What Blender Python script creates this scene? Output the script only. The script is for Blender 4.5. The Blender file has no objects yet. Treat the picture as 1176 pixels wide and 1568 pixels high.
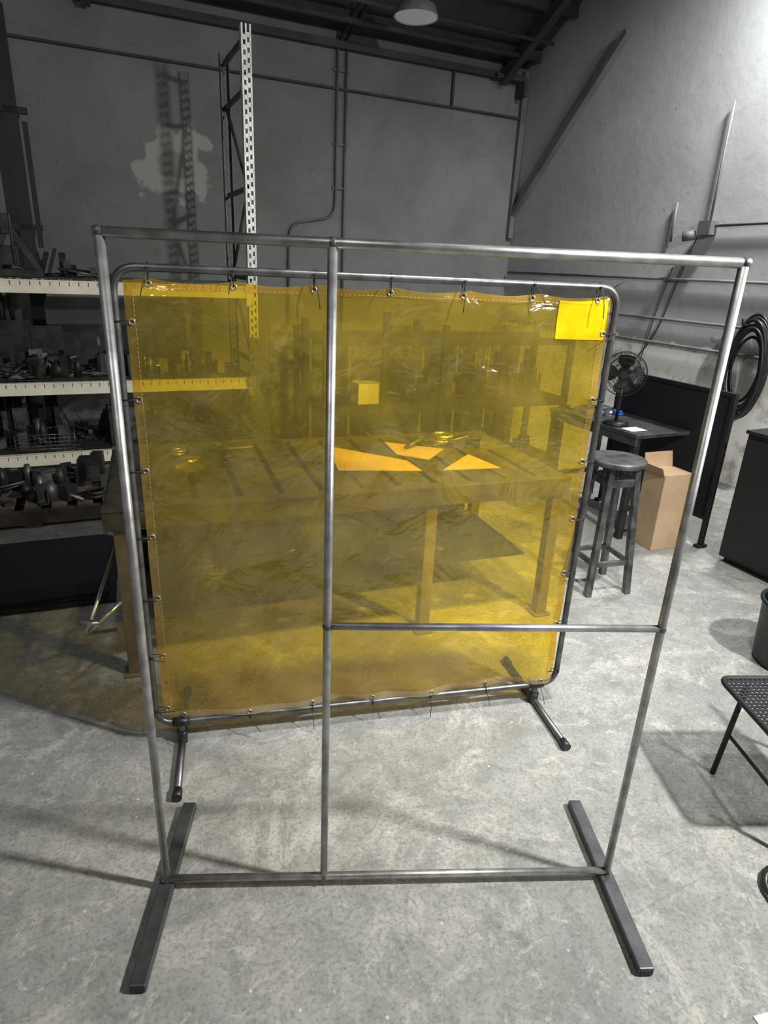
import bpy, bmesh, math, random
from mathutils import Vector, Matrix, noise as mnoise
scene = bpy.context.scene
C=(1.7,10.45); RA=math.radians(25)

# ------------------------------------------------------------ materials
def newmat(name):
    m=bpy.data.materials.new(name); m.use_nodes=True
    nt=m.node_tree; b=nt.nodes['Principled BSDF']; return m,nt,b
def N(nt,t,**k):
    n=nt.nodes.new(t)
    for a,v in k.items(): setattr(n,a,v)
    return n
def mixc(nt,fac,a,b,mode='MIX'):
    n=N(nt,'ShaderNodeMix',data_type='RGBA',blend_type=mode)
    for sock,v in ((n.inputs[0],fac),(n.inputs[6],a),(n.inputs[7],b)):
        if isinstance(v,(int,float)): sock.default_value=v
        elif isinstance(v,tuple): sock.default_value=(*v[:3],1)
        else: nt.links.new(v,sock)
    return n.outputs[2]
def noi(nt,co,scale,detail=4,rough=.55,dist=0):
    n=N(nt,'ShaderNodeTexNoise'); n.inputs['Scale'].default_value=scale
    n.inputs['Detail'].default_value=detail; n.inputs['Roughness'].default_value=rough
    n.inputs['Distortion'].default_value=dist
    nt.links.new(co,n.inputs['Vector']); return n.outputs[0]
def mr(nt,v,a,b,c=0,d=1):
    n=N(nt,'ShaderNodeMapRange'); nt.links.new(v,n.inputs[0])
    for i,x in enumerate((a,b,c,d)): n.inputs[i+1].default_value=x
    return n.outputs[0]
def mth(nt,op,a,b=None):
    n=N(nt,'ShaderNodeMath',operation=op)
    for i,v in enumerate((a,b)):
        if v is None: continue
        if isinstance(v,(int,float)): n.inputs[i].default_value=v
        else: nt.links.new(v,n.inputs[i])
    return n.outputs[0]
def bump(nt,b,h,strength=.2,dist=.01):
    n=N(nt,'ShaderNodeBump'); n.inputs['Strength'].default_value=strength
    n.inputs['Distance'].default_value=dist
    nt.links.new(h,n.inputs['Height']); nt.links.new(n.outputs[0],b.inputs['Normal'])
def mat(name,c1,c2=None,rough=.6,metal=0,scale=8,bmp=.1,det=5):
    m,nt,b=newmat(name); co=N(nt,'ShaderNodeTexCoord').outputs['Object']
    c2=c2 or tuple(x*.75 for x in c1)
    f=mr(nt,noi(nt,co,scale,det),.35,.65)
    nt.links.new(mixc(nt,f,c1,c2),b.inputs['Base Color'])
    b.inputs['Roughness'].default_value=rough; b.inputs['Metallic'].default_value=metal
    if bmp: bump(nt,b,noi(nt,co,scale*4,3),bmp,.004)
    return m
M={}
M['steel']=mat('raw_tube_steel',(.54,.535,.525),(.31,.305,.30),.40,.85,18,.06)
M['footsteel']=mat('mill_scale_steel',(.15,.155,.16),(.08,.085,.09),.45,.7,10,.05)
M['conduit']=mat('dark_tube_steel',(.20,.205,.21),(.10,.10,.105),.40,.85,14,.05)
M['blackplastic']=mat('black_plastic',(.02,.02,.022),(.012,.012,.014),.4)
M['black']=mat('black_paint',(.012,.014,.017),(.008,.009,.012),.6)
M['dark']=mat('dark_grimy_steel',(.05,.05,.05),(.02,.02,.02),.5,.5,9)
M['mid']=mat('worn_steel',(.20,.20,.20),(.07,.07,.07),.45,.7,12)
M['bright']=mat('bright_steel',(.7,.7,.7),(.5,.5,.5),.3,.9,12)
M['cream']=mat('cream_rack_paint',(.88,.83,.68),(.76,.71,.56),.5,0,6)
M['rackwhite']=mat('galvanised_rack',(.85,.85,.80),(.60,.60,.56),.45,.2,9)
M['rackgrey']=mat('grey_rack',(.12,.125,.12),(.07,.07,.07),.5,.3,9)
M['card']=mat('cardboard',(.52,.37,.23),(.44,.30,.18),.85,0,5)
M['paper']=mat('white_card',(.80,.78,.72),(.68,.66,.6),.8,0,4)
M['wood']=mat('pallet_wood',(.14,.11,.08),(.07,.055,.04),.85,0,7)
M['tabletop']=mat('welding_table_plate',(.13,.125,.115),(.05,.045,.04),.5,.5,7)
M['tableleg']=mat('welding_table_leg',(.22,.18,.13),(.12,.10,.07),.6,.2,7)
M['ceil']=mat('ceiling_dark',(.055,.058,.06),(.035,.037,.04),.9,0,3)
M['beam']=mat('ceiling_beam',(.06,.064,.066),(.035,.037,.04),.8,0,3)
M['pipe']=mat('painted_conduit',(.18,.185,.18),(.12,.12,.12),.6,.1,3)
M['green']=mat('dark_green_paint',(.012,.026,.026),(.008,.016,.016),.45)
M['blue']=mat('blue_plastic',(.02,.12,.5),None,.4)
M['tie']=mat('zip_tie_black',(.015,.015,.015),None,.5)
M['brass']=mat('grommet',(.55,.5,.4),None,.35,.9)
M['stitch']=mat('hem_thread',(.6,.5,.25),None,.7)
M['lampshade']=mat('lamp_housing',(.40,.40,.40),None,.4,.4)
m,nt,b=newmat('lamp_diffuser'); b.inputs['Base Color'].default_value=(.8,.8,.8,1)
b.inputs['Emission Color'].default_value=(1,1,1,1); b.inputs['Emission Strength'].default_value=.05; M['diffuser']=m
m,nt,b=newmat('lamp_glow'); b.inputs['Emission Color'].default_value=(1,1,1,1); b.inputs['Emission Strength'].default_value=6; M['glow']=m

def curtain_mat(name,tcol,dcol,op,gl):
    m=bpy.data.materials.new(name); m.use_nodes=True; nt=m.node_tree
    nt.nodes.clear(); out=N(nt,'ShaderNodeOutputMaterial')
    co=N(nt,'ShaderNodeTexCoord').outputs['Object']
    tr=N(nt,'ShaderNodeBsdfTransparent'); tr.inputs[0].default_value=(*tcol,1)
    df=N(nt,'ShaderNodeBsdfDiffuse'); tl=N(nt,'ShaderNodeBsdfTranslucent')
    g=mixc(nt,mr(nt,noi(nt,co,2.0,6,.65,.5),.35,.65),dcol,tuple(x*.65 for x in dcol))
    nt.links.new(g,df.inputs[0]); nt.links.new(g,tl.inputs[0])
    a=N(nt,'ShaderNodeMixShader'); a.inputs[0].default_value=.35
    nt.links.new(df.outputs[0],a.inputs[1]); nt.links.new(tl.outputs[0],a.inputs[2])
    s=N(nt,'ShaderNodeMixShader')
    nt.links.new(mr(nt,noi(nt,co,3.0,6,.65,.6),.35,.65,op*.7,op*1.3),s.inputs[0])
    nt.links.new(tr.outputs[0],s.inputs[1]); nt.links.new(a.outputs[0],s.inputs[2])
    gs=N(nt,'ShaderNodeBsdfGlossy'); gs.inputs['Roughness'].default_value=.16
    gs.inputs[0].default_value=(1,.98,.92,1)
    lw=N(nt,'ShaderNodeLayerWeight'); lw.inputs[0].default_value=.2
    s2=N(nt,'ShaderNodeMixShader'); nt.links.new(mr(nt,lw.outputs['Fresnel'],0,1,gl*.6,gl*5),s2.inputs[0])
    bp=N(nt,'ShaderNodeBump'); bp.inputs['Strength'].default_value=.8; bp.inputs['Distance'].default_value=.06
    nt.links.new(noi(nt,co,4,4,.5,.6),bp.inputs['Height']); nt.links.new(bp.outputs[0],gs.inputs['Normal'])
    nt.links.new(s.outputs[0],s2.inputs[1]); nt.links.new(gs.outputs[0],s2.inputs[2])
    nt.links.new(s2.outputs[0],out.inputs[0]); return m
M['amber']=curtain_mat('amber_vinyl',(1.0,.69,.03),(1.0,.75,.12),.20,.15)
M['amberhem']=curtain_mat('amber_vinyl_hem',(1.0,.82,.30),(.95,.76,.25),.16,.12)
M['amberhemgrey']=curtain_mat('amber_vinyl_hem_grey_sheen',(1.0,.84,.35),(.80,.70,.45),.40,.15)  # greyish reflection along the bottom hem, put into its colour
M['amberpatch']=curtain_mat('amber_label',(.95,.72,.02),(1.0,.74,.01),.85,.03)

# floor
m,nt,b=newmat('concrete_floor'); co=N(nt,'ShaderNodeTexCoord').outputs['Object']
c=mixc(nt,mr(nt,noi(nt,co,.9,6,.6,.6),.35,.65),(.29,.292,.275),(.39,.384,.357))
c=mixc(nt,mr(nt,noi(nt,co,5,8,.72,.9),.42,.66,0,.75),c,(.20,.206,.188))
c=mixc(nt,mr(nt,noi(nt,co,2.6,9,.75,1.4),.52,.64,0,.7),c,(.55,.535,.485))
c=mixc(nt,mr(nt,noi(nt,co,16,7,.72,1.0),.50,.62,0,.45),c,(.16,.165,.15))
c=mixc(nt,mr(nt,noi(nt,co,11,8,.75,1.5),.56,.64,0,.5),c,(.58,.565,.52))
c=mixc(nt,mr(nt,noi(nt,co,75,4,.7),.50,.62,0,.5),c,(.13,.135,.125))
mpn=N(nt,'ShaderNodeMapping'); mpn.inputs['Scale'].default_value=(1.2,14,1); mpn.inputs['Rotation'].default_value=(0,0,.9); nt.links.new(co,mpn.inputs[0])
c=mixc(nt,mr(nt,noi(nt,mpn.outputs[0],2.2,6,.6,1.2),.66,.70,0,.4),c,(.15,.155,.145))
v=N(nt,'ShaderNodeTexVoronoi'); v.inputs['Scale'].default_value=9; nt.links.new(co,v.inputs['Vector'])
c=mixc(nt,mr(nt,v.outputs['Distance'],.035,.055,.7,0),c,(.70,.70,.66))
nt.links.new(c,b.inputs['Base Color']); nt.links.new(mr(nt,noi(nt,co,4,4),.3,.7,.5,.8),b.inputs['Roughness'])
bump(nt,b,noi(nt,co,50,5),.18,.004); M['floor']=m

def wallmat(name,base,dark,light=None,band=None,patch=None):
    m,nt,b=newmat(name); co=N(nt,'ShaderNodeTexCoord').outputs['Object']
    c=mixc(nt,mr(nt,noi(nt,co,.9,6,.6,.4),.35,.68),base,dark)
    c=mixc(nt,mr(nt,noi(nt,co,5,7,.7,.5),.55,.72,0,.45),c,tuple(x*.6 for x in dark))
    c=mixc(nt,mr(nt,noi(nt,co,14,3,.5),.70,.74,0,.5),c,tuple(x*.3 for x in dark))
    sp=N(nt,'ShaderNodeSeparateXYZ'); nt.links.new(co,sp.inputs[0])
    if band:
        zz=mth(nt,'ADD',sp.outputs[2],mr(nt,noi(nt,co,2.2,6,.65),.3,.7,-.12,.12))
        c=mixc(nt,mr(nt,zz,band,band+.03,1,0),c,mixc(nt,mr(nt,noi(nt,co,3,7,.7),.5,.66),light,(.40,.38,.34)))
    if patch:
        vm=N(nt,'ShaderNodeVectorMath',operation='DISTANCE'); nt.links.new(co,vm.inputs[0]); vm.inputs[1].default_value=patch
        d=mth(nt,'ADD',vm.outputs['Value'],mr(nt,noi(nt,co,3.2,4,.5),.3,.7,-.2,.2))
        f=mth(nt,'MULTIPLY',mr(nt,d,.38,.42,1,0),mr(nt,d,.08,.14,.35,1))
        c=mixc(nt,mth(nt,'MULTIPLY',f,.8),c,(.42,.42,.40))
    nt.links.new(c,b.inputs['Base Color']); b.inputs['Roughness'].default_value=.85
    bump(nt,b,noi(nt,co,6,7,.6),.25,.02); return m
M['wback']=wallmat('wall_grey',(.23,.236,.228),(.165,.17,.165),patch=(-4.80,0,2.95))
M['wright']=wallmat('wall_light',(.45,.457,.457),(.37,.377,.377),(.92,.90,.84),1.28)
M['wplain']=wallmat('wall_plain',(.28,.28,.275),(.22,.22,.22))

# ------------------------------------------------------------ geometry kit
def addbox(bm,c,s,rz=0,rot=None):
    mt=Matrix.Translation(Vector(c))@(rot.to_4x4() if rot else Matrix.Rotation(rz,4,'Z'))@Matrix.Diagonal((s[0],s[1],s[2],1))
    bmesh.ops.create_cube(bm,size=1,matrix=mt)
def beam(bm,a,b,w,h):
    a=Vector(a);b=Vector(b);d=b-a
    z=d.normalized(); x=z.cross(Vector((0,0,1)))
    x=x.normalized() if x.length>1e-4 else Vector((1,0,0)); y=z.cross(x)
    addbox(bm,(a+b)/2,(w,h,d.length),rot=Matrix((x,y,z)).transposed())
def frames(pts,closed):
    P=[Vector(p) for p in pts]; n=len(P); T=[]
    for i in range(n):
        a=P[i-1] if (i>0 or closed) else P[i]; b=P[(i+1)%n] if (i<n-1 or closed) else P[i]
        T.append((b-a).normalized())
    up=Vector((0,0,1)) if abs(T[0].z)<.9 else Vector((0,1,0))
    u=T[0].cross(up).normalized(); out=[]
    for i in range(n):
        u=(u-T[i]*u.dot(T[i]))
        u=u.normalized(); out.append((P[i],u,T[i].cross(u)))
    return out
def tube(bm,pts,r,seg=12,closed=False,cap=True):
    F=frames(pts,closed); rings=[]
    for i,(p,u,v) in enumerate(F):
        rr=r[i] if isinstance(r,(list,tuple)) else r
        rings.append([bm.verts.new(p+(u*math.cos(2*math.pi*k/seg)+v*math.sin(2*math.pi*k/seg))*rr) for k in range(seg)])
    m=len(rings)
    for i in range(m if closed else m-1):
        A=rings[i];B=rings[(i+1)%m]
        for k in range(seg):
            f=bm.faces.new((A[k],A[(k+1)%seg],B[(k+1)%seg],B[k])); f.smooth=True
    if cap and not closed:
        bm.faces.new(rings[0]); bm.faces.new(rings[-1][::-1])
def fillet(pts,r,n=6,closed=False):
    P=[Vector(p) for p in pts]; out=[]; L=len(P)
    for i in range(L):
        if not closed and i in (0,L-1): out.append(P[i]); continue
        a=(P[i-1]-P[i]).normalized(); b=(P[(i+1)%L]-P[i]).normalized()
        rr=min(r,(P[i-1]-P[i]).length*.49,(P[(i+1)%L]-P[i]).length*.49)
        s=P[i]+a*rr; e=P[i]+b*rr
        for k in range(n+1):
            t=k/n; out.append(s*(1-t)**2+P[i]*2*t*(1-t)+e*t*t)
    return out
def ring(c,R,r,bm,axis='Z',seg=24,rs=8,sz=1):
    pts=[]
    for k in range(seg):
        a=2*math.pi*k/seg; x,y=R*math.cos(a),R*sz*math.sin(a)
        d={'Z':(x,y,0),'Y':(x,0,y),'X':(0,x,y)}[axis]
        pts.append(Vector(c)+Vector(d))
    tube(bm,pts,r,rs,True)
class Ob:
    def __init__(s,name,loc=(0,0,0),rz=0):
        s.e=bpy.data.objects.new(name,None); scene.collection.objects.link(s.e)
        s.e.location=loc; s.e.rotation_euler=(0,0,rz); s.e.empty_display_size=.1
        s.k=name
    def part(s,name,matk,bm,bev=0):
        me=bpy.data.meshes.new(s.k+'_'+name); bmesh.ops.recalc_face_normals(bm,faces=bm.faces[:])
        bm.to_mesh(me); bm.free()
        o=bpy.data.objects.new(s.k+'_'+name,me); scene.collection.objects.link(o); o.parent=s.e
        me.materials.append(M[matk])
        if bev:
            b=o.modifiers.new('bevel','BEVEL'); b.width=bev; b.segments=2; b.limit_method='ANGLE'
        return o
def single(name,matk,bm,loc=(0,0,0),rz=0,bev=0):
    me=bpy.data.meshes.new(name); bmesh.ops.recalc_face_normals(bm,faces=bm.faces[:]); bm.to_mesh(me); bm.free()
    o=bpy.data.objects.new(name,me); scene.collection.objects.link(o); o.location=loc; o.rotation_euler=(0,0,rz)
    for k in (matk if isinstance(matk,list) else [matk]): me.materials.append(M[k])
    if bev:
        b=o.modifiers.new('bevel','BEVEL'); b.width=bev; b.segments=2; b.limit_method='ANGLE'
    return o
nb=bmesh.new
CH=4.6; RH=6.6; RS=4.0
def roof(y): return CH+(RH-CH)*min(1,max(0,-y/RS))
# ------------------------------------------------------------ room shell
bm=nb(); addbox(bm,(-4.5,-6.5,-.1),(9.4,13.4,.2)); single('floor','floor',bm,(C[0],C[1],0),RA)
bm=nb(); pr=[(.2,CH-.1),(-RS,RH),(-13.2,RH),(-13.2,RH+.15),(-RS,RH+.15),(.2,CH+.05)]
A=[bm.verts.new((.2,y,z)) for y,z in pr]; B=[bm.verts.new((-9.2,y,z)) for y,z in pr]
for i in range(6): bm.faces.new((A[i],A[(i+1)%6],B[(i+1)%6],B[i]))
for q_ in ((0,1,4,5),(1,2,3,4)): bm.faces.new([A[i] for i in q_]); bm.faces.new([B[i] for i in q_])
for y in (-.35,-1.0,-1.7,-2.5,-3.3,-3.9,-5.5,-7,-8.5,-10,-11.5): addbox(bm,(-4.5,y,roof(y)-.12),(8.9,.05,.12))
for x in (-.45,-5.6,):
    beam(bm,(x,-.1,CH-.2),(x,-RS,RH-.22),.10,.14); beam(bm,(x,-RS,RH-.22),(x,-12.9,RH-.22),.10,.14)
tube(bm,[(-8.9,-.5,CH-.02),(-.2,-.5,CH-.02)],.03); tube(bm,[(-8.9,-.8,CH+.08),(-.2,-.8,CH+.08)],.022)
tube(bm,[(-2.72,-.1,CH-.10),(-2.5,-2.6,5.5)],.02); tube(bm,[(-2.80,-.1,CH-.10),(-2.62,-2.6,5.5)],.02)
single('ceiling','ceil',bm,(C[0],C[1],0),RA)
bm=nb(); addbox(bm,(-4.5,.1,CH/2),(9.4,.2,CH)); single('wall_back','wback',bm,(C[0],C[1],0),RA)
def gable(name,x,mk,dx,rz):
    bm=nb(); pr=[(.2,0),(.2,CH),(0,CH),(-RS,RH),(-13.2,RH),(-13.2,0)]
    if rz=='r':
        A=[bm.verts.new((-y,x,z)) for y,z in pr]; B=[bm.verts.new((-y,x+dx,z)) for y,z in pr]
    else:
        A=[bm.verts.new((x,y,z)) for y,z in pr]; B=[bm.verts.new((x+dx,y,z)) for y,z in pr]
    bm.faces.new(A); bm.faces.new(B[::-1])
    for i in range(6): bm.faces.new((A[i],B[i],B[(i+1)%6],A[(i+1)%6]))
    single(name,mk,bm,(C[0],C[1],0),RA-(math.pi/2 if rz=='r' else 0))
gable('wall_right',0,'wright',.2,'r'); gable('wall_left',-9.2,'wplain',.2,'l')
bm=nb(); addbox(bm,(-4.5,-13.1,RH/2),(9.4,.2,RH)); single('wall_front','wplain',bm,(C[0],C[1],0),RA)
# back wall trims / conduits  (x=-q)
bm=nb(); addbox(bm,(-4.5,-.03,4.0),(8.8,.05,.025)); addbox(bm,(-1.17,-.02,4.25),(.03,.04,.5)); addbox(bm,(-4.5,-.06,4.45),(8.8,.10,.08))
addbox(bm,(-.35,-.10,4.42),(.5,.18,.05)); addbox(bm,(-.15,-.12,4.32),(.06,.2,.2))
single('trim_1','beam',bm,(C[0],C[1],0),RA)
bm=nb()
tube(bm,fillet([(-2.80,-.04,4.5),(-2.80,-.04,2.55),(-3.42,-.04,2.45),(-3.45,-.04,1.0)],.18),.016)
tube(bm,[(-2.68,-.04,4.5),(-2.68,-.04,.6)],.016)
addbox(bm,(-2.68,-.05,.6),(.12,.09,.18)); addbox(bm,(-3.45,-.05,1.0),(.12,.09,.18))
for z in (4.2,3.4,2.9): addbox(bm,(-2.74,-.02,z),(.2,.03,.03))
single('wall_conduit','pipe',bm,(C[0],C[1],0),RA)
# right wall conduits (x=s, inside = -y)
bm=nb()
for z in (1.30,1.56,1.98): tube(bm,[(.1,-.04,z),(5.6,-.04,z)],.015)
tube(bm,[(3.58,-.04,2.48),(3.58,-.04,3.6)],.012); tube(bm,[(3.58,-.04,2.50),(7,-.04,2.52)],.014)
tube(bm,[(3.1,-.03,2.36),(3.1,-.03,2.75)],.014)
addbox(bm,(3.58,-.06,2.48),(.15,.11,.13)); tube(bm,[(3.45,-.06,2.42),(3.35,-.14,2.40)],.05)
single('wall_conduit','pipe',bm,(C[0],C[1],0),RA-math.pi/2)
bm=nb(); beam(bm,(.05,-.05,2.77),(1.95,-.05,4.56),.07,.07); addbox(bm,(.04,-.05,3.5),(.07,.08,2.1))
single('trim_2','pipe',bm,(C[0],C[1],0),RA-math.pi/2)
def cable(name,pts,r,matk,loc=(0,0,0),rz=0,fr=.1):
    bm=nb(); tube(bm,fillet(pts,fr),r,8); return single(name,matk,bm,loc,rz)
cable('wall_cable',[(3.45,-.03,2.42),(3.3,-.03,1.95),(3.15,-.03,1.4),(2.85,-.03,1.0),(2.7,-.03,.8)],.006,'black',(C[0],C[1],0),RA-math.pi/2,.3)
cable('wall_cable',[(3.2,-.03,2.1),(3.05,-.03,1.5),(2.95,-.03,.9)],.005,'black',(C[0],C[1],0),RA-math.pi/2,.3)

# ------------------------------------------------------------ front bare frame
FZ=.032; W=1.487; HT=1.999; MX=.515
o=Ob('bare_tube_screen_frame',(-.658,1.5296,0),math.radians(4.25))
r=.0122
bm=nb(); tube(bm,[(0,0,FZ),(0,0,HT)],r,16); tube(bm,[(W,0,FZ),(W,0,HT)],r,16); tube(bm,[(MX,0,FZ+.02),(MX,0,HT)],r*.95,16)
o.part('posts','steel',bm)
bm=nb(); tube(bm,[(-r,0,HT),(W+r,0,HT)],r,16); tube(bm,[(MX,0,1.003),(W,0,1.003)],r*.9,16); tube(bm,[(-r,0,FZ+.012),(W+r,0,FZ+.012)],r,16)
o.part('rails','steel',bm)
bm=nb()
for p in ((MX,0,HT),(0,0,HT),(W,0,HT),(MX,0,1.003),(W,0,1.003),(0,0,FZ+.01),(W,0,FZ+.01),(MX,0,FZ+.01)):
    bmesh.ops.create_icosphere(bm,subdivisions=2,radius=r*1.2,matrix=Matrix.Translation(p))
for f in bm.faces: f.smooth=True
o.part('welds','footsteel',bm)
for nm,x,y0,y1 in (('foot_left',0,-.33,.335),('foot_right',W,-.325,.325)):
    bm=nb(); addbox(bm,(x,(y0+y1)/2,FZ/2+.001),(.048,y1-y0,FZ-.002)); o.part(nm,'footsteel',bm,.004)
    bm=nb(); addbox(bm,(x,y0-.001,FZ/2),(.038,.004,FZ-.012)); addbox(bm,(x,y1+.001,FZ/2),(.038,.004,FZ-.012)); o.part(nm+'_opening','black',bm)

# ------------------------------------------------------------ amber curtain
o=Ob('amber_welding_curtain_screen',(-.920,2.2016,0),math.radians(13.6))
CW=1.84; Z0=.105; Z1=1.92; r=.0135
bm=nb(); tube(bm,fillet([(0,0,Z0),(CW,0,Z0),(CW,0,Z1),(0,0,Z1)],.085,8,True),r,14,True); o.part('tube_frame','conduit',bm)
bm=nb()
for x in (.10,CW-.10):
    tube(bm,[(x,0,.03),(x,0,Z0)],r*1.05,12)
    tube(bm,[(x,-.335,.018),(x,.335,.018)],.015,12)
o.part('legs','conduit',bm)
bm=nb()
for x in (.10,CW-.10):
    for s in (-1,1): tube(bm,[(x,s*.30,.019),(x,s*.345,.019)],.019,12)
    tube(bm,[(x,0,.0),(x,0,.06)],.021,12)
    tube(bm,[(x-.035,0,Z0),(x+.035,0,Z0)],.019,12)
o.part('leg_caps','blackplastic',bm)
x0,x1,z0,z1=.032,CW-.026,.118,1.888
def wr(x,z):
    e=min((x-x0),(x1-x),(z-z0),(z1-z)); e=max(0,min(1,e/.12))
    n=mnoise.noise(Vector((x*2.2,z*2.0,1)))*.030+mnoise.noise(Vector((x*6,z*5,4)))*.012
    edge=(1-e)*(math.sin(x*21)*.004+math.sin(z*20)*.004)
    low=max(0,1-(z-z0)/.28); return n*(.4+.6*e)+edge+low*(math.sin(x*9+1)*.014+math.sin(x*23+z*20)*.009)
def sag(x,z):
    dz=0; t=(z1-z)
    if t<.1: dz-=(1-t/.1)*.013*abs(math.sin(math.pi*(x-x0-.08)/.2797))
    return dz
NG=120
def sheet(xa,xb,za,zb,nx,nz,off,name,mk,th=0):
    bm=nb(); g=[[bm.verts.new((xa+(xb-xa)*i/nx, wr(xa+(xb-xa)*i/nx,za+(zb-za)*j/nz)+off, za+(zb-za)*j/nz+sag(xa+(xb-xa)*i/nx,za+(zb-za)*j/nz))) for j in range(nz+1)] for i in range(nx+1)]
    for i in range(nx):
        for j in range(nz):
            f=bm.faces.new((g[i][j],g[i+1][j],g[i+1][j+1],g[i][j+1])); f.smooth=True
    return o.part(name,mk,bm)
sheet(x0,x1,z0,z1,NG,NG,0,'vinyl_sheet','amber')
hw=.030
sheet(x0,x0+hw,z0,z1,3,90,-.002,'hem_left','amberhem'); sheet(x1-hw,x1,z0,z1,3,90,-.002,'hem_right','amberhem')
sheet(x0+hw,x1-hw,z1-hw,z1,90,3,-.002,'hem_top','amberhem'); sheet(x0,x1,z0,z0+hw*1.2,90,3,-.003,'hem_bottom','amberhemgrey')
sheet(x1-.215,x1-.012,z1-.165,z1-.012,12,10,-.004,'label_patch','amberpatch')
bm=nb()
for s in range(4):
    k=110
    for i in range(k):
        t=i/k; t2=(i+.6)/k
        if s==0: a,b_=((x0+hw,z0+hw+(z1-z0-2*hw)*t),(x0+hw,z0+hw+(z1-z0-2*hw)*t2))
        if s==1: a,b_=((x1-hw,z0+hw+(z1-z0-2*hw)*t),(x1-hw,z0+hw+(z1-z0-2*hw)*t2))
        if s==2: a,b_=((x0+hw+(x1-x0-2*hw)*t,z1-hw),(x0+hw+(x1-x0-2*hw)*t2,z1-hw))
        if s==3: a,b_=((x0+hw+(x1-x0-2*hw)*t,z0+hw*1.3),(x0+hw+(x1-x0-2*hw)*t2,z0+hw*1.3))
        tube(bm,[(a[0],wr(*a)-.005,a[1]),(b_[0],wr(*b_)-.005,b_[1])],.0005,4)
o.part('stitching','stitch',bm)
gb=nb(); tb=nb(); random.seed(3)
G=[]
for i in range(7):
    t=i/6; G.append((x0+.08+(x1-x0-.14)*t,z1-.018,'t')); G.append((x0+.08+(x1-x0-.14)*t,z0+.018,'b'))
    G.append((x0+.018,z1-.14-(z1-z0-.2)*t,'l')); G.append((x1-.018,z1-.14-(z1-z0-.2)*t,'r'))
for gx,gz,sd in G:
    y=wr(gx,gz)-.004
    ring((gx,y,gz),.009,.003,gb,'Y',14,6)
    fx,fz={'t':(gx,Z1),'b':(gx,Z0),'l':(0,gz),'r':(CW,gz)}[sd]
    d=Vector((fx-gx,0,fz-gz)); n=d.normalized(); far=Vector((fx,0,fz))+n*.017
    mid=Vector((gx,y,gz))
    tube(tb,[mid,(fx-n.x*.005,-.016,fz-n.z*.005),far,(fx,.016,fz),mid+Vector((0,.01,0))],.0018,6,True)
    a=random.uniform(-.5,.5); L=random.uniform(.06,.12)
    hd=Vector((fx,-.018,fz))
    addbox(tb,hd,(.007,.006,.007))
    if sd in 'tb': e=hd+Vector((math.sin(a)*L,-.03,-abs(math.cos(a))*L*(.75 if sd=='b' else 1)))
    else: e=hd+Vector(((.8 if sd=='l' else -.5)*L,-.03,math.sin(a)*L*.5))
    tube(tb,fillet([hd,(hd+e)/2+Vector((0,-.012,.004)),e],.03,4),.0016,5)
e0=Vector((CW-.03,-.01,Z1)); tube(tb,[e0,e0+Vector((.02,-.02,.02)),e0+Vector((.05,-.02,.035))],.0014,5)
o.part('grommets','brass',gb); o.part('zip_ties','tie',tb)

# ------------------------------------------------------------ clutter
def clutter(name,loc,rz,sx,sy,n,seed,hmax=.14,mats=('dark','mid','bright','dark','mid'),parent=None):
    random.seed(seed); o=Ob(name,loc,rz); B={k:nb() for k in set(mats)}
    for i in range(n):
        bm=B[random.choice(mats)]; x=random.uniform(-sx/2,sx/2)*.9; y=random.uniform(-sy/2,sy/2)*.8
        t=random.random(); a=random.uniform(0,6.3); h=random.uniform(.02,hmax)
        if t<.22: addbox(bm,(x,y,h/2),(random.uniform(.05,.16),random.uniform(.04,.12),h),a)
        elif t<.45:
            L=random.uniform(.1,.3); L=min(L,sx*.2); tube(bm,[(x-math.cos(a)*L,y-math.sin(a)*L*.4,.012),(x+math.cos(a)*L,y+math.sin(a)*L*.4,.02+h*.6)],random.uniform(.006,.016),8)
        elif t<.62:
            w=random.uniform(.05,.1); addbox(bm,(x,y,.006),(w,w*1.6,.012),a); addbox(bm,(x,y,h/2),(w,.01,h),a); addbox(bm,(x+math.cos(a)*w/2,y+math.sin(a)*w/2,h/3),(.01,w,h*.66),a)
        elif t<.8: tube(bm,[(x,y,0),(x,y,h*.6),(x,y,h)],[random.uniform(.03,.06)]*2+[.02],12)
        else:
            R=random.uniform(.035,.07); rr=R*.22; ring((x,y,rr),R,rr,bm,'Z',16,8); 
            if t>.9: ring((x+.01,y,rr*3),R*.9,rr,bm,'Z',16,8)
    for k in sorted(B): o.part(k+'_pieces',k,B[k])
    return o

# ------------------------------------------------------------ pallet rack
RO=(-1.40,6.65,0); D=.95; RL=2.72
o=Ob('pallet_rack',RO,RA)
def column(bm,x,y,H,w=.088,dp=.07,flip=1):
    s=w*.17
    for k in (-1,0,1): addbox(bm,(x+k*(w-s)/2,y-flip*dp/2,H/2),(s,.004,H))
    n=int(H/.075)
    for i in range(n):
        z=.02+i*.075
        for k in (-1,1): addbox(bm,(x+k*(w-s)/4,y-flip*dp/2,z+(.02 if k>0 else 0)),((w-s)/2,.004,.036))
    for k in (-1,1): addbox(bm,(x+k*(w/2-.002),y,H/2),(.004,dp,H))
    addbox(bm,(x,y,.005),(w*1.5,dp*1.5,.01))
bm=nb(); column(bm,0,0,3.87); column(bm,-RL,0,3.87); o.part('front_columns','rackwhite',bm)
bm=nb(); column(bm,0,D,3.87,flip=-1); column(bm,-RL,D,3.87,flip=-1)
for x in (0,-RL):
    zs=[.2,1.0,1.8,2.6,3.4]
    for i,z in enumerate(zs):
        addbox(bm,(x,D/2,z),(.03,D,.04))
        if i<4:
            a,b_=(.04,D-.04) if i%2 else (D-.04,.04)
            tube(bm,[(x,a,z),(x,b_,zs[i+1])],.018,6)
    addbox(bm,(x,D/2,3.78),(.03,D,.04))
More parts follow.
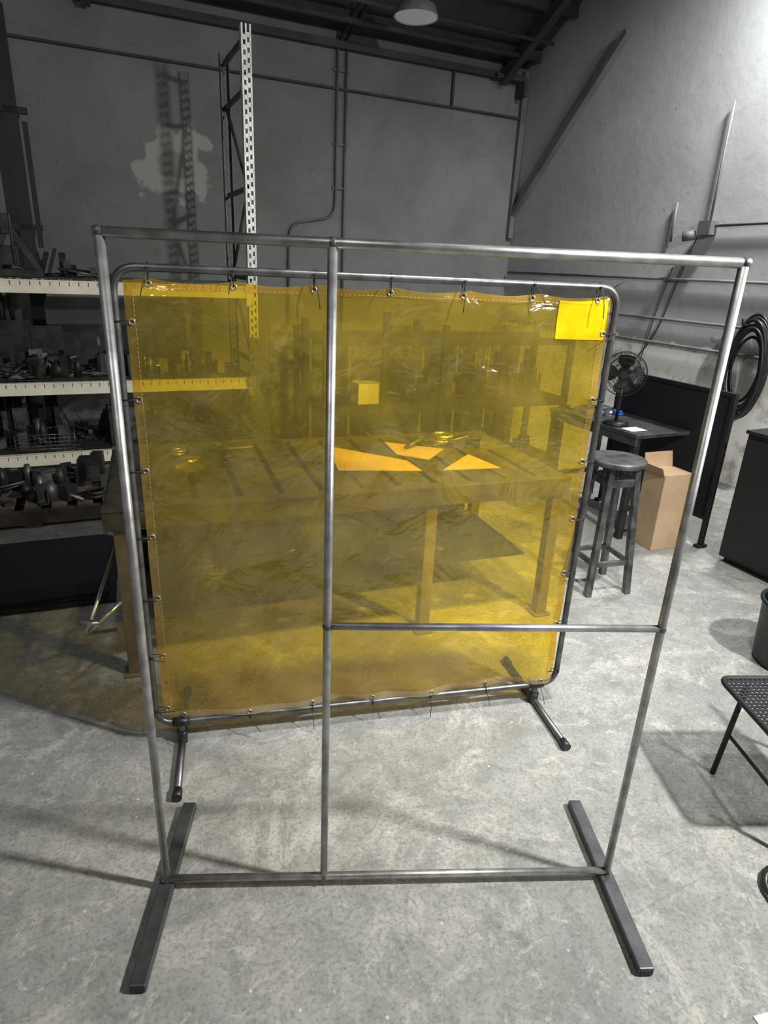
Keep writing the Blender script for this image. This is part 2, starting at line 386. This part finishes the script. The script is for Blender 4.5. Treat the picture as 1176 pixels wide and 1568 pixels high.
o.part('back_columns_and_braces','rackgrey',bm)
LV=(.19,.85,1.73)
bm=nb()
for z in LV:
    for y in (-.045,D+.03): addbox(bm,(-RL/2,y,z-.055),(RL-.0,.045,.11)); addbox(bm,(-RL/2,y+.0,z-.005),(RL-.1,.06,.012))
    for x in (-.05,-RL+.05): addbox(bm,(x,-.07,z-.08),(.05,.012,.2))
o.part('load_beams','cream',bm)
bm=nb()
for z in LV:
    for i in range(40): addbox(bm,(-.06-i*(RL-.12)/39,D/2,z+.004),(.008,D,.008))
    for i in range(12): addbox(bm,(-RL/2,.02+i*(D-.04)/11,z+.012),(RL-.08,.008,.008))
    for i in range(34): addbox(bm,(-.1-i*(RL-.2)/33,-.066,z-.02),(.006,.006,.05))
o.part('wire_decking','dark',bm)
cr,sr=math.cos(RA),math.sin(RA)
def rk(x,y,z): return (RO[0]+x*cr-y*sr,RO[1]+x*sr+y*cr,z)
clutter('metal_parts_pile',rk(-1.35,.40,LV[1]+.018),RA,2.4,.7,150,5,.22,('dark','mid','dark','dark','bright','mid'))
clutter('metal_parts_pile',rk(-1.35,.45,LV[0]+.018),RA,2.4,.8,120,6,.34,('dark','mid','dark','dark'))
clutter('metal_parts_pile',rk(-1.85,.5,LV[2]+.018),RA,1.3,.6,22,7,.22,('dark','dark','mid'))
o=Ob('stored_steel_plates',rk(-1.5,.86,LV[1]+.018),RA); bm=nb(); random.seed(50)
for i in range(7): addbox(bm,(-1.0+i*.30,random.uniform(-.05,.03),(h_:=random.uniform(.3,.62))/2),(random.uniform(.2,.34),.012,h_))
o.part('plates','dark',bm)
def basket(loc,rz,sx,sy,sz):
    o=Ob('wire_basket',loc,rz); bm=nb()
    for k in range(5):
        z=.004+sz*k/4; tube(bm,[(-sx/2,-sy/2,z),(sx/2,-sy/2,z),(sx/2,sy/2,z),(-sx/2,sy/2,z)],.004,6,True)
    for i in range(13):
        x=-sx/2+sx*i/12; tube(bm,[(x,-sy/2,sz),(x,-sy/2,.004),(x,sy/2,.004),(x,sy/2,sz)],.003,5)
    for i in range(1,8):
        y=-sy/2+sy*i/8; tube(bm,[(-sx/2,y,sz),(-sx/2,y,.004),(sx/2,y,.004),(sx/2,y,sz)],.003,5)
    o.part('wires','mid',bm)
basket(rk(-2.0,.16,LV[0]+.02),RA,.5,.3,.14)
o=Ob('steel_press_tool',rk(-2.05,.12,LV[2]+.018),RA); bm=nb()
addbox(bm,(0,0,.03),(.46,.22,.06)); beam(bm,(-.18,0,.05),(-.02,0,.42),.05,.07); beam(bm,(.2,0,.05),(0,0,.40),.06,.05); addbox(bm,(-.02,0,.42),(.07,.08,.16)); addbox(bm,(-.05,.0,.17),(.2,.05,.16)); tube(bm,[(.02,-.03,.1),(.02,-.03,.5)],.014,8)
o.part('body','dark',bm,.003)
def pallet(loc,rz):
    o=Ob('wooden_pallet',loc,rz); bm=nb()
    for i in range(3): addbox(bm,(0,-.45+i*.45,.07),(1.2,.09,.09))
    for i in range(7): addbox(bm,(-.55+i*.183,0,.126),(.11,1.0,.02)); 
    for i in range(3): addbox(bm,(-.55+i*.55,0,.013),(.11,1.0,.022))
    o.part('boards','wood',bm); return o
pallet((-2.85,4.90,0),RA)
clutter('scrap_steel_pile',(-2.85,4.90,.138),RA,1.1,.9,70,9,.20,('dark','mid','dark'))
pallet((-4.15,4.30,0),RA)
clutter('scrap_steel_pile',(-4.15,4.30,.138),RA,1.1,.9,50,10,.2,('dark','mid','dark'))
o=Ob('dark_area_stack',(-2.42,3.62,0),math.radians(22)); bm=nb(); random.seed(77)  # flat black slabs added to fill the dark floor area
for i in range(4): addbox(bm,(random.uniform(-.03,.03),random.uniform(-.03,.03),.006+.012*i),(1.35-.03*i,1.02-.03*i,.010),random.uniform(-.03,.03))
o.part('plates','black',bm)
o=Ob('steel_bar_stock',(0,0,0)); bm=nb(); random.seed(12)
def bw(q,dy,z): return (C[0]-q*cr+dy*sr, C[1]-q*sr-dy*cr, z)
for i in range(9):
    q=6.72+i*.09+random.uniform(-.02,.02); tube(bm,[bw(q-random.uniform(0,.15),.55,.02),bw(q+.05,.05,random.uniform(2.6,4.0))],random.uniform(.02,.045),8)
o.part('bars','dark',bm)
bm=nb(); addbox(bm,(0,0,2.1),(.13,.10,4.2)); addbox(bm,(0,-.02,2.2),(.32,.06,.06)); addbox(bm,(0,-.02,3.3),(.32,.06,.06)); addbox(bm,(.12,-.03,2.6),(.05,.05,1.2)); addbox(bm,(0,0,.01),(.25,.2,.02))
beam(bm,(-.02,-.02,1.2),(.25,-.02,2.0),.05,.04)
single('steel_upright_post','black',bm,bw(6.42,.25,0),RA)

# ------------------------------------------------------------ welding table
T0=(-1.25,2.62); TA=math.radians(20); TL=2.45; TD=1.1; TH=.90
o=Ob('welding_table',(T0[0],T0[1],0),TA)
bm=nb(); n=12; pw=TL/n
for i in range(n): addbox(bm,(pw*(i+.5),TD/2,TH-.008),(pw-.035,TD-.1,.016))
for y in (.03,TD-.03): addbox(bm,(TL/2,y,TH-.009),(TL,.06,.018))
o.part('top_slats','tabletop',bm,.002)
bm=nb()
for y in (.03,TD-.03): addbox(bm,(TL/2,y,TH-.065),(TL-.002,.05,.09))
for x in (.025,TL*.5,TL-.025): addbox(bm,(x,TD/2,TH-.065),(.05,TD-.1,.09))
o.part('apron','tabletop',bm,.003)
bm=nb()
for x in (.07,1.62,TL-.05):
    for y in (.07,TD-.07): addbox(bm,(x,y,(TH-.11)/2),(.065,.065,TH-.11)); addbox(bm,(x,y,.006),(.11,.11,.012))
addbox(bm,(TL/2,TD-.07,.3),(TL-.15,.05,.05))
o.part('legs','tableleg',bm,.004)
bm=nb(); addbox(bm,(TL/2,TD*.62,.30),(TL-.1,TD*.7,.012)); addbox(bm,(TL/2,TD-.02,.55),(TL-.2,.012,.5)); o.part('lower_shelf_and_back','dark',bm)
bm=nb(); tube(bm,[(.05,.05,.42),(-.12,-.02,.30),(-.02,.25,.15)],.010,8); tube(bm,[(-.12,-.02,.30),(.02,.5,.55)],.010,8); tube(bm,[(-.06,.0,.33),(-.14,.05,.33)],.018,8)
o.part('brace_bars','bright',bm)
ct,st=math.cos(TA),math.sin(TA)
def tb_(x,y,z=TH): return (T0[0]+x*ct-y*st,T0[1]+x*st+y*ct,z)
clutter('scrap_steel_pile',tb_(1.1,.66,.307),TA,1.9,.6,60,44,.3,('dark','mid','dark'))
def poly(name,mk,pts,z,th=.004):
    bm=nb(); a=[bm.verts.new((x,y,z)) for x,y in pts]; b2=[bm.verts.new((x,y,z+th)) for x,y in pts]; n=len(pts)
    bm.faces.new(a[::-1]); bm.faces.new(b2)
    for i in range(n): bm.faces.new((a[i],a[(i+1)%n],b2[(i+1)%n],b2[i]))
    return single(name,mk,bm)
poly('cardboard_sheet','card',[(-.38,3.86),(-.26,3.36),(.20,3.43),(.12,3.62)],TH+.002)
poly('cardboard_sheet','card',[(-.02,4.02),(.06,3.74),(.25,3.66),(.36,3.92)],TH+.002)
poly('cardboard_sheet','card',[(.32,3.46),(.66,3.56),(.50,3.82)],TH+.002)
clutter('metal_parts_pile',tb_(.42,.70,TH+.001),TA,.7,.5,10,15,.04,('mid','bright','dark'))
clutter('metal_parts_pile',tb_(2.05,.8,TH+.001),TA,.6,.35,10,16,.07,('mid','bright','dark'))

# ------------------------------------------------------------ steel shelving behind table
SO=(-.55,5.55,0); o=Ob('steel_shelving',SO,RA); SW=2.6; SD=.6
bm=nb()
for x in (0,.55,1.15,1.8,SW):
    addbox(bm,(x,0,.75 if x not in (.55,) else .8),(.06,.05,1.5 if x not in (.55,) else 1.6))
for x in (0,1.15,SW): addbox(bm,(x,SD,.75),(.06,.05,1.5))
for z in (.12,.75,1.35):
    for y in (0,SD): addbox(bm,(SW/2,y,z),(SW,.04,.07))
o.part('frame','dark',bm,.003)
bm=nb()
for z in (.16,.79): addbox(bm,(SW/2,SD/2,z),(SW-.04,SD-.02,.012))
o.part('shelves','dark',bm)
def sh(x,y,z): return (SO[0]+x*cr-y*sr,SO[1]+x*sr+y*cr,z)
clutter('metal_parts_pile',sh(1.55,.3,.797),RA,1.85,.45,70,21,.45,('mid','dark','dark','dark'))
clutter('metal_parts_pile',sh(1.3,.3,.167),RA,2.3,.45,60,22,.45,('mid','dark','dark'))
def carton(name,loc,rz,s,mk='card',flap=False):
    o=Ob(name,loc,rz); bm=nb(); addbox(bm,(0,0,s[2]/2),s); o.part('carton',mk,bm,.004)
    bm=nb(); addbox(bm,(0,0,s[2]+.001),(s[0]*.98,.05,.002)); addbox(bm,(0,-s[1]/2-.001,s[2]-.05),(.05,.002,.1))
    for k in (-1,1): addbox(bm,(0,k*s[1]*.26,s[2]+.003),(s[0]*.97,s[1]*.47,.003),0)
    if flap: beam(bm,(0,s[1]/2,s[2]),(.0,s[1]/2+.03,s[2]+.12),s[0]*.97,.004); beam(bm,(-s[0]/2,0,s[2]),(-s[0]/2-.03,0,s[2]+.06),s[1]*.9,.004)
    o.part('tape_and_flaps','card' if mk=='card' else 'paper',bm)
carton('white_carton',sh(.44,.12,.797),RA,(.25,.18,.18),'paper')
bm=nb(); 
for i in range(7): addbox(bm,(i*.42-.1,.78+.015*i,.72),(.38,.02,1.4-.1*(i%3)),.04*(i%2))
single('sheet_metal_panels','mid',bm,SO,RA)

# ------------------------------------------------------------ right hand side
RB=math.radians(115)
WB=(2.44,5.00)
o=Ob('workbench',(WB[0],WB[1],0),RB); L=1.05; Dp=.62
bm=nb(); addbox(bm,(L/2,Dp/2,.845),(L,Dp,.03)); addbox(bm,(L/2,Dp-.02,.80),(L-.02,.03,.06)); addbox(bm,(L/2,.02,.80),(L-.02,.03,.06)); o.part('top','footsteel',bm,.004)
bm=nb()
for x in (.04,L-.04):
    for y in (.04,Dp-.04): addbox(bm,(x,y,.415),(.05,.05,.83))
    addbox(bm,(x,Dp/2,.25),(.03,Dp-.1,.04))
o.part('legs','dark',bm,.003)
def wbp(x,y,z): 
    c_,s_=math.cos(RB),math.sin(RB); return (WB[0]+x*c_-y*s_,WB[1]+x*s_+y*c_,z)
o=Ob('black_steel_panel',(2.45,4.68,0),RB)
bm=nb(); addbox(bm,(.55,-.06,.72),(1.15,.012,.96)); o.part('sheet','black',bm)
bm=nb()
for x in (-.02,1.12): addbox(bm,(x,-.06,.60),(.035,.035,1.2)); addbox(bm,(x,-.06,.012),(.05,.10,.024))
addbox(bm,(.55,-.06,1.2),(1.17,.03,.03)); addbox(bm,(.55,-.06,.24),(1.17,.03,.03)); o.part('frame','black',bm,.003)
# fan
fx=wbp(.36,.50,.861); o=Ob('desk_fan',fx,math.radians(-20))
bm=nb(); tube(bm,[(0,0,0),(0,0,.012),(0,0,.03)],[.10,.10,.05],24); tube(bm,[(0,0,.02),(0,0,.38)],.014,12); tube(bm,[(0,.0,.40),(0,.10,.40),(0,.13,.40)],[.05,.05,.03],20); o.part('base_and_motor','blackplastic',bm)
bm=nb(); cz=.40
for R_,y in ((.17,-.01),(.17,.01),(.165,-.035),(.13,-.055),(.09,-.062),(.045,-.066),(.13,.04),(.08,.05)): ring((0,y,cz),R_,.0028,bm,'Y',36,5)
for k in range(40):
    a=2*math.pi*k/40; cx,sx_=math.cos(a),math.sin(a)
    tube(bm,[(cx*.03,-.066,cz+sx_*.03),(cx*.13,-.055,cz+sx_*.13),(cx*.165,-.035,cz+sx_*.165),(cx*.172,0,cz+sx_*.172),(cx*.13,.04,cz+sx_*.13),(cx*.05,.055,cz+sx_*.05)],.0013,4)
tube(bm,[(0,-.072,cz),(0,-.062,cz)],.032,20); o.part('cage','dark',bm)
bm=nb()
for k in range(4):
    a0=k*math.pi/2; vs=[]
    for i in range(7):
        rr=.03+.12*i/6; wd=.28+.35*math.sin(math.pi*min(1,i/6*.9))
        vs.append([bm.verts.new((rr*math.cos(a0+t*wd),-.01+.03*t,cz+rr*math.sin(a0+t*wd))) for t in (-1,0,1)])
    for i in range(6):
        for j in range(2): bm.faces.new((vs[i][j],vs[i+1][j],vs[i+1][j+1],vs[i][j+1]))
tube(bm,[(0,-.04,cz),(0,.03,cz)],.03,16); o.part('blades','dark',bm)
clutter('bench_tools',wbp(.80,.3,.861),RB,.4,.4,10,31,.06,('dark','mid','blue','bright'))
poly('paper_note','paper',[wbp(.10,.42,0)[:2],wbp(.10,.58,0)[:2],wbp(.22,.58,0)[:2],wbp(.22,.42,0)[:2]],.863,.002)
# stool
o=Ob('round_top_stool',(1.46,3.93,0),math.radians(15)); 
bm=nb(); tube(bm,[(0,0,.862),(0,0,.866),(0,0,.894),(0,0,.90)],[.172,.18,.18,.175],40); o.part('round_top','mid',bm)
bm=nb()
for sx_ in (-1,1):
    for sy in (-1,1):
        a=Vector((sx_*.09,sy*.09,.86)); b_=Vector((sx_*.145,sy*.145,.0)); dd=(a-b_); q=Vector((0,0,1)).rotation_difference(dd.normalized()).to_matrix()
        addbox(bm,(a+b_)/2,(.04,.04,dd.length),rot=q)
for s in (-1,1):
    addbox(bm,(0,s*.13,.22),(.25,.02,.035)); addbox(bm,(s*.13,0,.22),(.02,.25,.035)); addbox(bm,(0,s*.10,.76),(.2,.02,.05)); addbox(bm,(s*.10,0,.76),(.02,.2,.05))
o.part('legs_and_braces','mid',bm,.003)
carton('cardboard_box',(2.16,4.71,0),math.radians(22),(.28,.22,.60),'card',True)
# black cabinet
CB=(2.54,4.45)
o=Ob('black_steel_cabinet',(CB[0],CB[1],0),math.radians(-65)); cl=1.25; cd=.55
bm=nb(); addbox(bm,(cl/2,cd/2,.51),(cl,cd,.94)); o.part('carcass','black',bm,.005)
bm=nb(); addbox(bm,(cl/2,cd/2,.99),(cl+.03,cd+.03,.025)); addbox(bm,(cl/2,cd/2+.02,.02),(cl-.04,cd-.04,.04)); o.part('top_and_plinth','black',bm,.004)
bm=nb()
for i in range(2): addbox(bm,(cl*(.25+.5*i),-.008,.5),(cl/2-.02,.014,.88))
o.part('doors','black',bm,.003)
bm=nb()
for k in (-.04,.04): tube(bm,[(cl/2+k,-.03,.48),(cl/2+k,-.03,.62)],.006,8)
o.part('handles','mid',bm)
def cbp(x,y,z): 
    a=math.radians(-65); return (CB[0]+x*math.cos(a)-y*math.sin(a),CB[1]+x*math.sin(a)+y*math.cos(a),z)
carton('cardboard_box',cbp(.22,.3,1.004),math.radians(-65),(.30,.25,.12))
clutter('bench_tools',cbp(.85,.28,1.004),math.radians(-65),.5,.3,8,33,.07,('dark','blue','mid'))
# hose coil on wall
def rw(s,dy,z): return (C[0]+s*sr-dy*cr, C[1]-s*cr-dy*sr, z)
o=Ob('welding_hose_coil',rw(4.42,.06,1.3),RA-math.pi/2); bm=nb(); random.seed(2)
for i in range(9):
    R_=.30+random.uniform(-.06,.06); pts=[]
    for k in range(36):
        a=2*math.pi*k/36; pts.append((R_*math.cos(a)*.62+.01*i, -.05-.02*i-.01*math.sin(a*2+i), R_*1.35*math.sin(a)-.08-(i%3)*.03))
    tube(bm,pts,.015,8,True)
tube(bm,fillet([(-.15,-.1,.0),(-.2,-.1,-.4),(-.1,-.12,-.62),(-.25,-.1,-.85)],.15),.013,8)
tube(bm,fillet([(-.18,-.14,.1),(-.26,-.12,-.1),(-.12,-.14,-.3),(-.2,-.14,-.5),(.05,-.12,-.55)],.12),.013,8)
o.part('hose_loops','blackplastic',bm)
bm=nb(); tube(bm,[(0,0,.30),(0,-.24,.30),(0,-.26,.36)],.012,8); addbox(bm,(0,-.01,.30),(.1,.02,.12)); o.part('hook','dark',bm)
# chair at right
o=Ob('mesh_patio_chair',(1.44,1.78,0),math.radians(4))
bm=nb(); S=.46; rr=.011
tube(bm,fillet([(0,0,.44),(S,0,.44),(S,S,.44),(0,S,.44)],.05,5,True),rr,10,True)
for x,y,dx,dy in ((.09,.05,-.03,-.03),(.09,S-.05,-.05,-.01),(S-.02,.02,.05,-.03),(S-.02,S-.02,.05,.04)): tube(bm,[(x,y,.44),(x+dx,y+dy,.0)],rr,10)
tube(bm,fillet([(S-.02,.02,.44),(S+.10,.02,.88),(S+.10,S-.02,.88),(S-.02,S-.02,.44)],.06),rr,10)
tube(bm,[(.065,.04,.2),(.065,S-.055,.2)],rr*.7,8)
o.part('frame','black',bm)
bm=nb()
for i in range(23): addbox(bm,(.01+i*.02,S/2,.442),(.009,S-.02,.004)); addbox(bm,(S/2,.01+i*.02,.443),(S-.02,.009,.004))
for i in range(17):
    t=.05+i*.055; addbox(bm,(S-.02+.12*t,S/2,.44+.44*t),(.004,S-.05,.012))
o.part('seat_mesh','black',bm)
# dark green bin
o=Ob('dark_green_bin',(2.29,3.06,0)); bm=nb(); tube(bm,[(0,0,0),(0,0,.02),(0,0,.34),(0,0,.36)],[.18,.19,.21,.215],32); o.part('body','green',bm)
bm=nb(); ring((0,0,.36),.213,.012,bm,'Z',32,8); tube(bm,[(0,0,.362),(0,0,.40),(0,0,.42)],[.205,.18,.08],32); o.part('lid','green',bm)
bm=nb(); pts=[(1.47+.12*math.cos(a*.3)+.002*a,1.60+.12*math.sin(a*.3),.010+.0006*a) for a in range(44)]
tube(bm,pts,.008,8); single('floor_cable','blackplastic',bm)
poly('paper_sheet','paper',[(1.12,1.215),(1.33,1.27),(1.40,1.0),(1.19,.95)],.001,.002)
# ceiling lamps
def lamp(loc,R,mk,top):
    o=Ob('high_bay_lamp',loc); bm=nb(); tube(bm,[(0,0,0),(0,0,.10),(0,0,.16),(0,0,.18)],[R,R*.8,R*.3,R*.25],32,cap=False); tube(bm,[(0,0,.16),(0,0,top-loc[2])],.012,8); o.part('housing','lampshade',bm)
    bm=nb(); tube(bm,[(0,0,.004),(0,0,.012)],R*.93,32); o.part('diffuser',mk,bm)
lamp((.09,7.75,4.31),.23,'diffuser',5.3)
def area(name,loc,tgt,size,power,col=(1,1,1),spread=180):
    l=bpy.data.lights.new(name,'AREA'); l.shape='DISK'; l.size=size; l.energy=power; l.color=col; l.spread=math.radians(spread)
    ob=bpy.data.objects.new(name,l); scene.collection.objects.link(ob); ob.location=loc
    ob.rotation_euler=(Vector(tgt)-Vector(loc)).to_track_quat('-Z','Y').to_euler(); return ob
KL=(2.85,1.0,3.55)
lamp(KL,.24,'glow',RH-.01); area('high_bay_light_key',(KL[0],KL[1],KL[2]-.03),(-.4,3.0,0),.24,350,(1,.99,.965))
WL=(3.35,5.7,5.2)
lamp(WL,.24,'glow',RH-.01); area('high_bay_light_wall',(WL[0],WL[1],WL[2]-.03),(3.9,6.9,2),.5,240,(.98,.99,1),140)
FL=(-1.2,-.6,4.3)
lamp(FL,.24,'glow',RH-.01); area('added_fill_light',(FL[0],FL[1],FL[2]-.03),(-.3,2.5,0),1.0,24,(.98,.99,1))  # unseen fill lamp with housing, added to lighten the foreground floor
BL=(1.0,1.75,5.8)
lamp(BL,.24,'glow',RH-.01); area('added_rear_floor_light',(BL[0],BL[1],BL[2]-.03),(.45,3.75,0),.4,32,(1,.99,.97),44)  # lamp and fixture added to brighten the floor behind the curtain
w=bpy.data.worlds.new('world'); scene.world=w; w.use_nodes=True
w.node_tree.nodes['Background'].inputs[0].default_value=(.5,.55,.6,1); w.node_tree.nodes['Background'].inputs[1].default_value=.2

# ------------------------------------------------------------ camera
th=math.radians(20.8); rho=math.radians(2.68)
F=Vector((0,math.cos(th),-math.sin(th))); R0=Vector((1,0,0)); U0=Vector((0,math.sin(th),math.cos(th)))
R=R0*math.cos(rho)+U0*math.sin(rho); U=-R0*math.sin(rho)+U0*math.cos(rho)
cam=bpy.data.cameras.new('camera'); co_=bpy.data.objects.new('camera',cam); scene.collection.objects.link(co_)
mt=Matrix((R,U,-F)).transposed().to_4x4(); mt.translation=Vector((0,0,1.95)); co_.matrix_world=mt
cam.sensor_fit='HORIZONTAL'; cam.sensor_width=36; cam.lens=30.0; cam.clip_start=.05
scene.camera=co_
scene.view_settings.view_transform='Standard'
